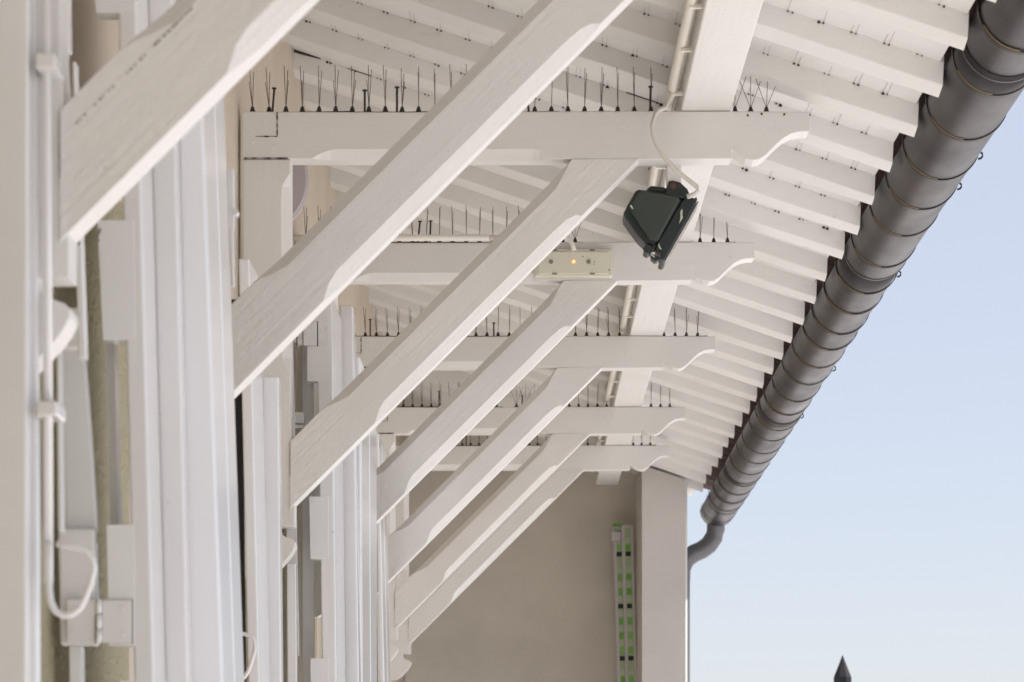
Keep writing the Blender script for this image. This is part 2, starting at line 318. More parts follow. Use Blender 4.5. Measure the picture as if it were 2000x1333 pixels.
# ---------------------------------------------------------------- eave brackets
BD = [0.508, 0.7475, 1.0, 1.242, 1.503, 1.786, 1.99]
BT = 0.050      # thickness of the members (units)
ZT, ZB = 1.3107, 1.2185      # tie beam top / bottom
XL = -0.556; XPR = -0.4635; XFT = -0.4555
def bracket(D):
    t = thing('eave_bracket', P(-0.51, D, 0.40), 'x', 'eave bracket', 'white timber brackets carrying the eave')
    # tie beam : stations along x -> lower edge height, chamfer
    st = [(XL, ZB, .001), (-0.42, ZB, .001), (-0.405, ZB, .010), (-0.385, ZB, .017), (-0.37, ZB, .0185)]
    st += [(x, ZB, .0185) for x in (-0.2, 0.0, 0.01)]
    st += [(0.022, ZB, .016), (0.035, ZB, .009), (0.05, ZB, .001), (0.20, ZB-.002, .001), (0.389, ZB, .001), (0.397, ZB, .001), (0.3975, ZB+0.017, .001), (0.400, ZB+.018, .001),
           (0.410, ZB+.008, .001), (0.425, ZB+.000, .001), (0.440, ZB-.003, .001), (0.452, ZB-.001, .001), (0.464, ZB+.007, .001), (0.476, ZB+.019, .001), (0.488, ZB+.031, .001),
           (0.500, ZB+.041, .001), (0.515, ZB+.049, .001), (0.530, ZB+.0525, .001), (0.5485, ZB+.0535, .001)]
    mb = MB(); rs = []
    for x, zb, c in st:
        sag = 0.0012*math.sin(x*6)
        rs.append([P(x, D, zb+c, 0), P(x, D, zb, c), P(x, D, zb, BT+.004), P(x, D, ZT+sag, BT+.004), P(x, D, ZT+sag, 0.0025), P(x, D, ZT-.002+sag, 0)])
    mb.rings(rs); mb.build('tie_beam', paint_x, t, bevel=0.0022)
    # post with stopped chamfer, ledge and scroll at the foot
    st = [(ZB-.0015, XPR, .001), (1.19, XPR, .001), (1.18, XPR, .008), (1.165, XPR, .016), (1.14, XPR, .018), (0.95, XPR, .018), (0.90, XPR, .018), (0.83, XPR, .016), (0.80, XPR, .002),
          (0.72, XPR, .001), (0.66, XFT-.004, .001), (0.56, XFT, .001), (0.543, XFT, .001), (0.502, XFT, .001), (0.5015, XFT-.030, .001), (0.487, XFT-.027, .001), (0.480, XFT-.016, .001), (0.476, XFT-.004, .001),
          (0.470, XFT+.001, .001), (0.462, XFT+.001, .001), (0.450, XFT-.005, .001), (0.438, XFT-.014, .001), (0.424, XFT-.027, .001), (0.412, XFT-.040, .001), (0.403, XFT-.055, .001), (0.401, XFT-.085, .001)]
    mb = MB(); rs = []
    for z, xr, c in st:
        rs.append([P(XL+.001, D, z, 0.002), P(xr-c, D, z, 0.002), P(xr, D, z, c+.002), P(xr, D, z, BT), P(XL+.001, D, z, BT)])
    mb.rings(rs)
    mb.build('post', paint_z, t, bevel=0.0022)
    # brace at 45 degrees: lower face x - z = -1, upper x - z = -1 - 0.131*sqrt2...
    cl = -1.0; cu = -1.0-0.131*1.0
    mb = MB(); s2 = math.sqrt(2)
    Wd = (cl-cu)/s2
    def pt(a, tt, d):       # a = distance along the axis (as x on the lower edge), tt = offset across (up-left)
        x = a - tt/s2; z = (a+1.0) + tt/s2
        return (x, z, d)
    def ring(a, c, c2, cutf=None):
        L = [(c, 0), (0, c), (0, BT-.003), (Wd, BT-.003), (Wd, c2), (Wd-c2, 0)]
        out = []
        for tt, d in L:
            x, z, _ = pt(a, tt, d)
            if cutf == 'foot':       # slide along the axis to the cut line (a slightly slanting joint with the post)
                xc = XFT - 0.010 + 0.02*min(1, tt/Wd) if False else XFT-0.008
                z += xc-x; x = xc
            if cutf == 'head':
                pass
            zc = ZB-0.0012
            if z > zc or cutf == 'head': x += zc-z; z = zc
            out.append(P(x, D, z, d-.0015))
        return out
    a0 = XFT; a1 = ZB-1.0
    c = .0185
    mb.rings([ring(a0, .001, .001, 'foot'), ring(a0+.115, .001, .001), ring(a0+.128, .001, .004), ring(a0+.142, .001, .012) , ring(a0+.158, .001, c),
              ring(a0+.168, .008, c), ring(a0+.176, .014, c), ring(a0+.190, c, c), ring(a0+.35, c, c),
              ring(a1-.155, c, c), ring(a1-.130, .016, c), ring(a1-.118, .010, c), ring(a1-.112, .001, c), ring(a1-.100, .001, .014), ring(a1-.085, .001, .007), ring(a1-.072, .001, .001), ring(a1, .001, .001, 'head')])
    mb.build('brace', paint_d, t, bevel=0.0018)
    # painted-over joint lines of the corner halving and peg heads
    j = MB()
    def seam(x0, z0, x1, z1, w=.0016):
        dx, dz = x1-x0, z1-z0; L = math.hypot(dx, dz); nx, nz = -dz/L*w/2, dx/L*w/2
        n = 9; f = []; k_ = []
        for i in range(n+1):
            a = i/n; ww = random.choice((.25, .5, .8, 1.1, .9)) * (1 if i not in (n,) else .5)
            f.append(((x0+dx*a-nx*ww)*U, (z0+dz*a-nz*ww)*U)); k_.append(((x0+dx*a+nx*ww)*U, (z0+dz*a+nz*ww)*U))
        j.poly(f + k_[::-1], D*DK-.0012*U, D*DK+.002*U)
    seam(-.489, 1.3085, -.489, 1.262, .003); seam(-.489, 1.2615, -.531, 1.2615, .0022); seam(-.553, 1.2195, -.468, 1.2195, .0026)
    seam(-.4638, .665, -.4638, .60, .0009)
    j.each('joint_line', crackm, t)
    return t
prefix = ['nearest eave bracket, its big white brace crossing the top left corner', 'second nearest eave bracket, its long brace rising from the left shutters to the top edge',
          'eave bracket with dark corner joint lines, the green floodlight hanging below its tie beam', 'eave bracket whose tie beam carries the cream emergency light box',
          'eave bracket just beyond the one with the cream light box', 'second-farthest eave bracket, with a small corner gap above the dim end wall', 'farthest eave bracket, right before the beige end wall and pillar']
b0 = bracket(BD[0]); B = [b0]
for D in BD[1:]: B.append(copy_tree(b0, Vector((0, (D-BD[0])*DK, 0))))
for b, l in zip(B, prefix): b['label'] = l
def nail(D, x, z0, h, lean, parent):
    mb = MB(); d = .012
    mb.tube([P(x, D, z0-.004, d), P(x+lean, D, z0+h, d)], .0022*U, 8)
    mb.tube([P(x+lean, D, z0+h, d), P(x+lean*1.02, D, z0+h+.002, d)], .0050*U, 8)
    mb.build('nail', dark, parent)
for i, lst in {2: [(-.500, .047, .004), (-.319, .043, 0), (-.256, .049, 0), (.002, .022, -.002), (.239, .050, .001)],
               3: [(-.268, .052, .006), (-.238, .053, .002)], 4: [(-.463, .05, 0), (-.10, .04, 0)], 5: [(-.31, .055, .0), (-.02, .04, 0), (.10, .055, -.006)], 6: [(-.24, .05, 0)]}.items():
    for x, h, l in lst: nail(BD[i], x, ZT, h, l, B[i])
# small nails in the beam end
for x, z in ((.394+.035, ZT-.008), (.394+.062, ZT-.005), (.5, ZT-.006)):
    mb = MB(); mb.tube([P(x, 1.0, z, -.0015), P(x, 1.0, z, .003)], .0022*U, 7); mb.build('nail', dark, B[2])
for x, z, r in ((-.5125, 1.291, .0052), (-.497, 1.238, .0046), (-.535, 1.249, .004)):
    mb = MB(); mb.tube([P(x, 1.0, z, -.0012), P(x, 1.0, z, .003)], r*U, 14); mb.build('peg', paint_x, B[2])
mb = MB()   # open shake along the nearest brace
for i in range(26):
    if i in (3, 9, 10, 16): continue
    a = -.397 + i*.0045 + random.uniform(-.001, .001); q = .071
    w = random.uniform(.0007, .0012)*U; L = random.uniform(.0015, .004)*U
    if i > 16: L = .0047*U; w = .0010*U
    x = (a - q/1.414)*U; z = ((a+1) + q/1.414)*U; e = L/1.414
    mb.poly([(x-w, z), (x, z-w), (x+e, z+e-w), (x+e-w, z+e)], (BD[0])*DK-.0022*U, BD[0]*DK+.001*U)
mb.build('shake', shakem, B[0])['kind'] = 'stuff'

# ---------------------------------------------------------------- bird spikes
def spike_mesh(name, kind, rnd):
    mb = MB()
    mb.tube([(0, 0, 0), (0, 0, .004*U), (0, 0, .010*U), (0, 0, .013*U)], [.0075*U, .0050*U, .0034*U, .0016*U], 8, 0)
    if kind == 'upright':
        s = rnd.uniform(-.5, .5)
        ws = [((s-.7)*.0028, -.016, .086), ((s+.7)*.0028, .02, .086), (.0065*rnd.uniform(.0, 1.1)*rnd.choice((1, 1, -1)), -.004, .063)]
    elif kind == 'thin': ws = [(rnd.uniform(-.003, .003), -.022, .087), (rnd.uniform(-.002, .002), .022, .084)]
    else: ws = [(-.023, .003, .072), (.001, -.003, .082), (.024, .006, .074)]
    for x, y, z in ws: mb.tube([(0, 0, .009*U), (x*U, y*U, z*U)], .00062*U, 5, 1)
    me = bpy.data.meshes.new(name); me.from_pydata([tuple(v) for v in mb.v], [], mb.f)
    me.materials.append(dark); me.materials.append(wirem)
    for p, mi in zip(me.polygons, mb.mi): p.material_index = mi; p.use_smooth = True
    return me
rs_ = random.Random(3)
SPK = {'upright': [spike_mesh('spike', 'upright', rs_) for _ in range(5)], 'thin': [spike_mesh('spike', 'thin', rs_) for _ in range(3)], 'splayed': [spike_mesh('spike', 'splayed', rs_) for _ in range(1)]}
def strip(D, x0, x1, pitch, kinds, label, base=True, tilt=0):
    t = thing('bird_spike_strip', P((x0+x1)/2, D, ZT+.001, .020), label, 'bird spikes', 'bird spike strips on the tie beams')
    mb = MB(); x = x0-.010
    while x < x1+.012:
        L = min(.1, x1+.012-x)
        mb.hexa([P(x, D, ZT+.0010, .013), P(x+L, D, ZT+.0010, .013), P(x+L, D, ZT+.0034+rs_.uniform(-.0008, .0012), .013), P(x, D, ZT+.0028, .013),
                 P(x, D, ZT+.0010, .030), P(x+L, D, ZT+.0010, .030), P(x+L, D, ZT+.0034, .030), P(x, D, ZT+.0028, .030)])
        x += L + .002
    mb.build('base_strip', dark, t)
    n = int(round((x1-x0)/pitch)) + 1
    for i in range(n):
        x = x0 + i*pitch
        k = kinds[min(len(kinds)-1, int(i/n*len(kinds)))]
        o = bpy.data.objects.new('spike', rs_.choice(SPK[k])); C.objects.link(o); o.parent = t
        o.location = P(x, D, ZT+.0025, .020) - t.location
        o.rotation_euler = (rs_.uniform(-.05, .05), rs_.uniform(-.035, .035), rs_.choice((0, math.pi)) if k != 'splayed' else 0)
        s = rs_.uniform(.96, 1.03); o.scale = (1, 1, s)
    return t
strip(1.0, -.539, .232, .0325, ['upright', 'upright', 'thin', 'thin', 'upright'], 'long row of dark bird spikes above the floodlight, from wall to purlin')
strip(1.0, .406, .470, .0305, ['splayed'], 'short row of crossing bird spikes between purlin and scrolled beam end above the floodlight')
strip(1.242, -.54, -.01, .0325, ['upright', 'upright', 'thin', 'thin'], 'row of bird spikes behind the thin horizontal conduit, left of the cream light box')
strip(1.242, .085, .122, .030, ['splayed'], 'pair of splayed bird spikes directly above the cream emergency light box')
strip(1.242, .385, .492, .0335, ['upright', 'thin'], 'short row of bird spikes just right of the dark green floodlight')
strip(1.503, -.51, .282, .0325, ['upright', 'upright', 'thin', 'upright'], 'long row of bird spikes on the tie beam just beyond the cream light box')
strip(1.503, .40, .515, .0330, ['upright'], 'short row of bird spikes right of the purlin, one beam beyond the light box')
strip(1.786, -.50, -.10, .0325, ['upright', 'thin'], 'row of bird spikes near the wall on the second-farthest tie beam')
strip(1.786, -.04, .02, .030, ['splayed'], 'tangled clump of bird spikes at the middle of the second-farthest tie beam')
strip(1.786, .145, .262, .0325, ['thin'], 'row of bird spikes just left of the purlin on the second-farthest tie beam')
strip(1.786, .43, .50, .033, ['thin'], 'three bird spikes right of the purlin on the second-farthest tie beam')
strip(1.99, -.32, .23, .0325, ['upright'], 'row of bird spikes left of the purlin on the farthest tie beam')
strip(1.99, .41, .49, .033, ['upright'], 'three bird spikes right of the purlin on the farthest tie beam')

# ---------------------------------------------------------------- gutter and downpipe
gut = thing('gutter', P(0.85, 1.4, 1.17), 'dark weathered half-round zinc gutter with curved straps running along the eave', 'gutter')
GX, GR = 0.844, 0.077
def gz(D): return 1.318 - (D-0.9)*0.062 - max(0, (D-1.6))*0.02
def gpt(D, a, r=GR): # a angle: 0 = right rim, pi = left rim, going underneath
    return P(GX + r*math.cos(a), D, gz(D) - r*math.sin(a))
mb = MB(); GD0, GD1 = 0.45, 2.285
NA = 28; seams = [0.45, 0.86, 1.245, 1.262, 1.70, 2.285]
segs = [(0.45, 0.905, 0), (0.9, 1.243, .0012), (1.238, 1.70, 0), (1.695, 1.99, .0012), (1.985, 2.285, 0)]
for a, b, dr in segs:
    prof = []
    n = 12
    for i in range(n+1):
        D = a+(b-a)*i/n
        outer = [gpt(D, math.pi*j/NA, GR+dr) for j in range(NA+1)]
        inner = [gpt(D, math.pi*j/NA, GR+dr-.0022) for j in range(NA, -1, -1)]
        prof.append(outer+inner)
    mb.rings(prof, 0, True, True)
for p, f in zip(mb.f, range(len(mb.f))): pass
mb.build('trough', zinc, gut)
mb = MB()      # rolled bead at the outer rim
mb.tube([gpt(GD0 + (GD1-GD0)*i/30, -.05, GR+.004) for i in range(31)], .0062*U, 10)
mb.build('rolled_rim', zinc, gut)
def strap(D, w, dr=.0022, mat=strapm, name='strap', seam=True, clip=True):
    mb = MB(); rs = []
    for j in range(-1, NA+2):
        a = math.pi*j/NA
        rs.append([gpt(D, a, GR+.0012), gpt(D, a, GR+.0012+dr), gpt(D+w, a, GR+.0012+dr), gpt(D+w, a, GR+.0012)])
    mb.rings(rs, 0)
    if seam:   # brown line of old solder just before the strap
        rs = []
        for j in range(15, NA-3):
            a = math.pi*j/NA
            rs.append([gpt(D-.0013, a, GR+.001), gpt(D-.0013, a, GR+.0026), gpt(D, a, GR+.0026), gpt(D, a, GR+.001)])
        mb.rings(rs, 1)
    o = mb.build(name, [mat, brass], gut)
    if clip:
        c = MB(); pts = []
        for q in range(9):
            th = q/8*math.pi*1.6
            pts.append(gpt(D, .42, GR+.004) + Vector((.009*U*math.sin(th), 0, .008*U*(1-math.cos(th))-.004*U)))
        c.tube(pts, .0022*U, 6); c.build('clip', strapm, o)
    return o
Ds = .927 - .0565*3; i = 0
rg = random.Random(11)
while Ds < 2.22:
    jit = rg.uniform(-.008, .008)
    strap(Ds+jit, rg.choice((.0016, .0022, .0026)), clip=(i in (3, 5, 6, 9, 14, 17))); Ds += .0565; i += 1
for D in (.905, 1.240, 1.275, 1.70, 1.99, 2.11, 2.19, 2.245, 2.262): strap(D, .0012, .0014, zinc, 'collar', False, False)
mb = MB()   # rounded stop end
rs = []
for q in range(8):
    th = q/7*math.pi/2; r = GR*math.cos(th)+.0005; D = GD1 + .010*math.sin(th)
    rs.append([gpt(D, math.pi*j/NA, r) for j in range(NA+1)])
mb.rings(rs, 0, True, True, True); mb.build('stop_end', zinc, gut)
mb = MB()   # tangled wire on the rim
wr = random.Random(5); base = gpt(1.93, -.1, GR+.006); pts = []
for q in range(26):
    pts.append(base + Vector((.012*U+.014*U*math.cos(q*.9)+wr.uniform(-.004, .004), (q-13)*.012, .012*U*math.sin(q*.9)+.012*U)))
mb.tube(pts, .0016*U, 5); mb.build('loose_wire', strapm, gut)
dp = thing('downpipe', P(X(1345, 2.3), 2.3, -1.19), 'grey zinc downpipe elbow curving from the gutter end back to the pillar', 'downpipe')
DPD = 2.285
path = [(1398, 1000), (1398, 1020), (1398, 1035), (1394, 1050), (1384, 1065), (1370, 1075), (1356, 1081), (1343, 1090), (1335, 1102), (1331, 1118), (1330, 1150)]
pts = [P(X(x, DPD), DPD, Z(y, DPD), -.0) for x, y in path] + [P(X(1330, DPD), DPD, -1.0)]
mb = MB(); mb.tube(pts, .0405*U, 20); mb.build('elbow', zincp, dp)
mb = MB(); mb.tube([P(X(1398, DPD), DPD, Z(1012, DPD)), P(X(1398, DPD), DPD, Z(1018, DPD))], .0425*U, 20); mb.build('collar', strapm, dp)

# ---------------------------------------------------------------- conduits along the purlin
cd = thing('conduit', P(.28, 1.3, 1.30), 'thin white conduit with clips running along the left side of the long purlin', 'conduit')
mb = MB(); xc = PX0-.020
mb.tube([P(xc+.0015*math.sin(i*.8), .45+1.75*i/40, PZ+.028+.002*math.sin(i*1.3)) for i in range(41)], .0095*U, 10)
mb.tube([P(PX0-.006, .45+1.75*i/40, PZ+.048+.003*math.sin(i*1.9)) for i in range(41)], .0045*U, 8)
mb.each('pipe', pipem, cd)
D = .70; kk = 0
while D < 2.2:
    mb = MB()
    w = .0016
    mb.hexa([P(xc-.002, D, PZ+.014), P(PX0+.002, D, PZ+.014), P(PX0+.002, D, PZ+.022), P(xc-.002, D, PZ+.020), P(xc-.002, D+w, PZ+.014), P(PX0+.002, D+w, PZ+.014), P(PX0+.002, D+w, PZ+.022), P(xc-.002, D+w, PZ+.020)])
    mb.build('clip', pipem, cd, bevel=.0015); D += .052 + .007*((kk*7) % 3); kk += 1
mb = MB()
mb.tube([P(xc, .995, PZ+.026, -.03), P(xc-.004, .99, PZ+.018, -.01)] + [P(X(x, .985), .985, Z(y, .985)) for x, y in
        ((1300, 211), (1288, 215), (1279, 225), (1274, 243), (1275, 262), (1282, 283), (1296, 306), (1315, 328), (1335, 345), (1352, 358), (1362, 366), (1364, 373), (1356, 380), (1342, 385))], .0046*U, 10)
tag(mb.build('cable', cablem), 'pale flexible cable looping over the tie beam down to the green floodlight', 'cable')
mb = MB()
mb.tube([P(X(560, 1.236), 1.236, Z(467, 1.236), -.012), P(X(955, 1.236), 1.236, Z(467, 1.236), -.012)], .0078*U, 12)
mb.tube([P(X(952, 1.236), 1.236, Z(467, 1.236), -.012), P(X(1086, 1.236), 1.236, Z(466, 1.236), -.012)], .0066*U, 12)
mb.tube([P(X(x, 1.236), 1.236, Z(y, 1.236), -.012) for x, y in ((1084, 466), (1098, 463), (1106, 465), (1113, 471), (1118, 480), (1121, 492))], .0058*U, 10)
cn = thing('conduit', P(X(900, 1.236), 1.236, Z(470, 1.236)), 'horizontal cream conduit in front of the bird spikes, leading to the emergency light box', 'conduit')
mb.each('pipe', pipem, cn)

# ---------------------------------------------------------------- emergency light
ED = 1.242
em = thing('emergency_light', P(X(1119, ED), ED, Z(546, ED)), 'aged cream rectangular emergency light with a glowing amber indicator on the tie beam face', 'emergency light')
mb = MB(); mb.box(*[v for v in (X(1043, ED)*U, X(1195, ED)*U, ED*DK-.030*U, ED*DK-.001*U, Z(546, ED)*U, Z(491, ED)*U)])
mb.build('housing', creamp, em, bevel=.006, seg=3)
mb = MB(); mb.box(X(1050, ED)*U, X(1188, ED)*U, ED*DK-.033*U, ED*DK-.029*U, Z(541, ED)*U, Z(497, ED)*U)
mb.build('cover', creamp, em, bevel=.003)
yf = ED*DK-.033*U
def disc(mb, px, py, r, d0, d1, mi=0, D=ED, y=None, n=16):
    yy = yf if y is None else y
    c = Vector((X(px, D)*U, yy, Z(py, D)*U)); mb.tube([c+Vector((0, -d0*U, 0)), c+Vector((0, d1*U, 0))], r*U, n, mi)
for px in (1076, 1149):
    mb = MB(); disc(mb, px, 517, .0052, .002, .001); mb.build('screw_boss', greyp, em)
mb = MB(); disc(mb, 1119.5, 517, .0052, .002, .001); mb.build('indicator', ledm, em)
mb = MB(); disc(mb, 1120.2, 517, .0026, .0032, .0); mb.build('indicator_core', ledc, em)
mb = MB()
for px, py, r in ((1160, 517, .0015), (1159.5, 522, .0015), (1138, 507, .0018), (1189, 533, .002)): disc(mb, px, py, r, .0006, .001)
mb.each('test_hole', greyp, em)
for px in (1083, 1156):
    for py in (494, 540):
        mb = MB(); mb.box(X(px-5, ED)*U, X(px+5, ED)*U, yf-.001, yf+.004, Z(py+1.5, ED)*U, Z(py-1.5, ED)*U); mb.build('clip_slot', greyp, em)
tz = MB(); 

# ---------------------------------------------------------------- floodlight
FD = 1.012
fl = thing('floodlight', P(X(1285, FD), FD, Z(515, FD)), 'worn dark green floodlight tilted down, hanging below the tie beam from a white batten', 'floodlight')
def fp(zx, zy): return (X(1180+zx/6.664, FD)*U, Z(330+zy/6.664, FD)*U)
yF = FD*DK
mb = MB(); mb.box(X(1302, FD)*U, X(1330, FD)*U, yF-.02, yF+.03, Z(366, FD)*U, Z(305, FD)*U)
mb.build('batten', paint_z, fl, bevel=.002)
mb = MB(); mb.poly([fp(*q) for q in ((440, 285), (600, 300), (980, 372), (1060, 400), (700, 1010), (640, 1015), (530, 985), (440, 895), (262, 650), (250, 590), (300, 490), (400, 310))][::-1], yF-.02, yF+.085)
mb.build('reflector_housing', green, fl, bevel=.010, seg=3)
mb = MB(); mb.poly([fp(*q) for q in ((455, 325), (560, 330), (950, 395), (985, 430), (690, 985), (590, 965), (340, 590), (335, 530))][::-1], yF-.036, yF-.018)
mb.build('side_panel', greenL, fl, bevel=.007, seg=3)
mb = MB(); mb.poly([fp(*q) for q in ((1060, 370), (1170, 420), (1190, 395), (1205, 430), (1150, 540), (770, 1225), (720, 1200), (740, 1120), (660, 1090), (690, 990))][::-1], yF-.030, yF+.10)
mb.build('front_frame', green, fl, bevel=.004)
mb = MB(); mb.poly([fp(*q) for q in ((1210, 445), (1222, 452), (790, 1222), (778, 1214))][::-1], yF-.02, yF+.09)
mb.build('glass', glassd, fl)
mb = MB(); mb.poly([fp(*q) for q in ((560, 260), (600, 215), (780, 235), (830, 260), (830, 330), (540, 300))][::-1], yF+.0, yF+.12)
mb.build('junction_box', green, fl, bevel=.006)
mb = MB(); mb.poly([fp(*q) for q in ((800, 350), (830, 200), (880, 190), (980, 215), (1070, 300), (1095, 350), (1060, 410), (1000, 420), (760, 360))][::-1], yF-.034, yF-.010)
mb.build('swivel_bracket', green, fl, bevel=.004)
for (a, b, r, m) in ((885, 268, .0062, rustm), (1035, 345, .0055, green), (555, 1085, .008, green)):
    mb = MB(); x, z = fp(a, b); mb.tube([(x, yF-.040, z), (x, yF-.02, z)], r*U, 10); mb.build('bolt', m, fl)
mb = MB(); mb.poly([fp(*q) for q in ((520, 1030), (560, 1000), (640, 1020), (600, 1120), (560, 1140), (505, 1110))][::-1], yF-.015, yF+.03); mb.build('hinge_lug', green, fl, bevel=.003)
mb = MB(); mb.poly([fp(*q) for q in ((600, 1110), (665, 1150), (730, 1180), (700, 1215), (665, 1230), (610, 1190))][::-1], yF-.02, yF+.02); mb.build('latch', green, fl, bevel=.003)
mb = MB()
mb.poly([fp(*q) for q in ((600, 1125), (655, 1165), (650, 1180), (595, 1140))][::-1], yF-.024, yF-.018)
mb.poly([fp(*q) for q in ((1000, 560), (1012, 575), (1008, 640), (1016, 670), (985, 720), (966, 750), (978, 700), (985, 640), (980, 600))][::-1], yF-.0325, yF-.028)
mb.poly([fp(*q) for q in ((706, 1005), (716, 1040), (740, 1082), (722, 1080), (700, 1050), (697, 1015))][::-1], yF-.0325, yF-.028)
mb.poly([fp(*q) for q in ((338, 508), (352, 520), (374, 566), (362, 566), (330, 530))][::-1], yF-.0385, yF-.034)
mb.each('bare_metal_patch', wht, fl)

# ---------------------------------------------------------------- round wall lamp behind the post
LD = 1.14
mb = MB(); cx, cz = X(536, LD), Z(349, LD); rx, rz = 66*LD/1001, 92*LD/1001
mb.rings([[P(cx+rx*s*math.cos(a*math.pi/24), LD, cz+rz*s*math.sin(a*math.pi/24), d) for a in range(48)] for s, d in ((.05, -.004), (.6, -.003), (.93, 0), (1, .006), (1, .02), (.9, .03))], 0, True, False)
wl = tag(mb.build('wall_lamp', lampg), 'round lavender-grey disc lamp half hidden behind the post of a bracket', 'wall lamp')

# ---------------------------------------------------------------- folding shutters against the wall
def shutter(label, leaves, parts_extra=None):
    l0 = leaves[0]; D = l0[4]
    t = thing('folding_shutter', P(X(l0[1][1], D), D, -1.15), label, 'shutter', 'white folding shutters folded back against the wall')
    for (Xt, Xb, Y0, Y1, D, dep, mould) in leaves:
        mb = MB(); qbox(mb, Xt, Xb, Y0, Y1, D, dep)
        o = mb.build('leaf', smooth_gloss if mould else gloss, t, bevel=.0045 if not mould else .003, seg=3)
        if mould:   # upright beads on the face turned to the street
            for f0, f1, h in ((.04, .46, .0010), (.54, .96, .0010)):
                m = MB(); p = []
                for dy in (dep*f0, dep*f1):
                    for (x, Y, e) in ((Xb[1], Y1, -.002), (Xb[1], Y1, h), (Xt[1], Y0+2, h), (Xt[1], Y0+2, -.002)):
                        p.append(P(X(x, D)+e, D, Z(Y, D), dy))
                m.hexa(p); m.build('moulding', smooth_gloss, o, bevel=.0020)
    return t
YB = 2600
def ln(xa, ya, xb, yb):     # picture line -> function x(y)
    return lambda y: xa + (xb-xa)*(y-ya)/(yb-ya)
def leaf(l, r, Y0, D, dep, mould=False, Yb=YB): return ((l(Y0), r(Y0)), (l(Yb), r(Yb)), Y0, Yb, D, dep, mould)
# nearest stack
a = leaf(ln(246, 665, 262, 1333), ln(275, 340, 301, 1333), -520, .600, .102)
b_ = leaf(ln(296, 340, 322, 1333), ln(344, 340, 368, 1333), -500, .6205, .0415)
c_ = leaf(ln(350, 300, 372, 1333), ln(393, 190, 433, 1333), -430, .6288, .256, True)
shA = shutter('stacked white shutter leaves between the two nearest brace feet, moulded face catching blue light', [a, b_, c_])
mb = MB()   # stile pieces with notches on the hinge side of leaf
for Y0, Y1, xl0, xl1 in ((-520, -60, 186, 190), (-60, 25, 180, 188), (196, 205, 230, 246), (430, 664, 190, 201), (1025, 1262, 208, 213), (1330, 1700, 235, 245)):
    qbox(mb, (xl0, 262), (xl1, 264), Y0, Y1, .5999, .03)
mb.each('hinge_stile', gloss, shA, bevel=.0008)
for px, py, sc in ((193, 452, 1.0), (190, 462, .8), (192, 470, .5), (147, 457, .9), (152, 466, .8), (154, 476, .6)):
    mb = MB(); Dd = .5998 if px > 180 else .5797
    mb.poly([(X(px+a*sc, Dd)*U, Z(py+b*sc, Dd)*U) for a, b in ((-3, 4), (1, 6), (4, 1), (5, -5), (1, -6), (-2, -1))], Dd*DK, Dd*DK+.004)
    mb.build('paint_chip', shakem, shA)
mb = MB(); qbox(mb, (206, 222), (216, 232), 640, 1060, .612, .03); mb.build('inner_rebate', gloss, shA)
def hinge(parent, D, X0, X1, Xk, Y0, Y1):
    h = MB(); qbox(h, (X0, Xk-4), (X0, Xk-4), Y0, Y1, D-.0012, .003); hp = h.build('hinge', gloss, parent, bevel=.0012)
    h = MB(); qbox(h, (Xk+5, X1), (Xk+5, X1), Y0+2, Y1-2, D-.0012, .003); h.build('plate', gloss, hp, bevel=.0012)
    s = (Y1-Y0)/3
    for q in range(3):
        h = MB(); off = -.010 if q % 2 else -.011
        h.tube([P(X(Xk, D), D, Z(Y0+s*q+1, D), off*.6), P(X(Xk, D), D, Z(Y0+s*(q+1)-1, D), off*.6)], (X(Xk+(Xk-X0)*.10, D)-X(Xk, D))*U, 12); h.build('knuckle', gloss, hp)
    for px in (X0+(Xk-X0)*.22, X1-(X1-Xk)*.25):
        for py in (Y0+(Y1-Y0)*.22, Y1-(Y1-Y0)*.2):
            h = MB(); h.tube([P(X(px, D), D, Z(py, D), -.0075), P(X(px, D), D, Z(py, D), -.003)], (X(px+4, D)-X(px, D))*U, 10); h.build('screw', gloss, hp)
    h = MB(); qbox(h, (X1, X1+2.2), (X1, X1+2.2), Y0, Y1, D-.0003, .002); qbox(h, (Xk-9, Xk-7), (Xk-9, Xk-7), Y0+30, Y1, D-.0016, .002); h.build('gap_line', crackm, hp)
hinge(shA, .600, 131, 257, 195, 1171, 1258)
mb = MB(); qbox(mb, (441, 457), (445, 458), 330, 448, .69, .012); qbox(mb, (446, 456), (452, 458), 448, 560, .69, .008); mb.each('flush_bolt', gloss, shA, bevel=.002)
mb = MB(); mb.tube([P(X(460, .69), .69, Z(416, .69), -.003), P(X(461, .69), .69, Z(416, .69), .012)], .004*U, 10); mb.build('bolt_knob', gloss, shA)
# middle stack
a = leaf(ln(475, 900, 485, 1333), ln(494, 800, 507, 1333), 505, .870, .185)
b_ = leaf(ln(513, 900, 515, 1333), ln(544, 760, 549, 1333), 735, .907, .045)
shB = shutter('pair of narrow white shutter leaves beside the black vertical gap', [a, b_])
mb = MB(); qbox(mb, (452, 470), (476, 494), 585, YB, .880, .02); op = mb.build('window_opening', blackm, house)
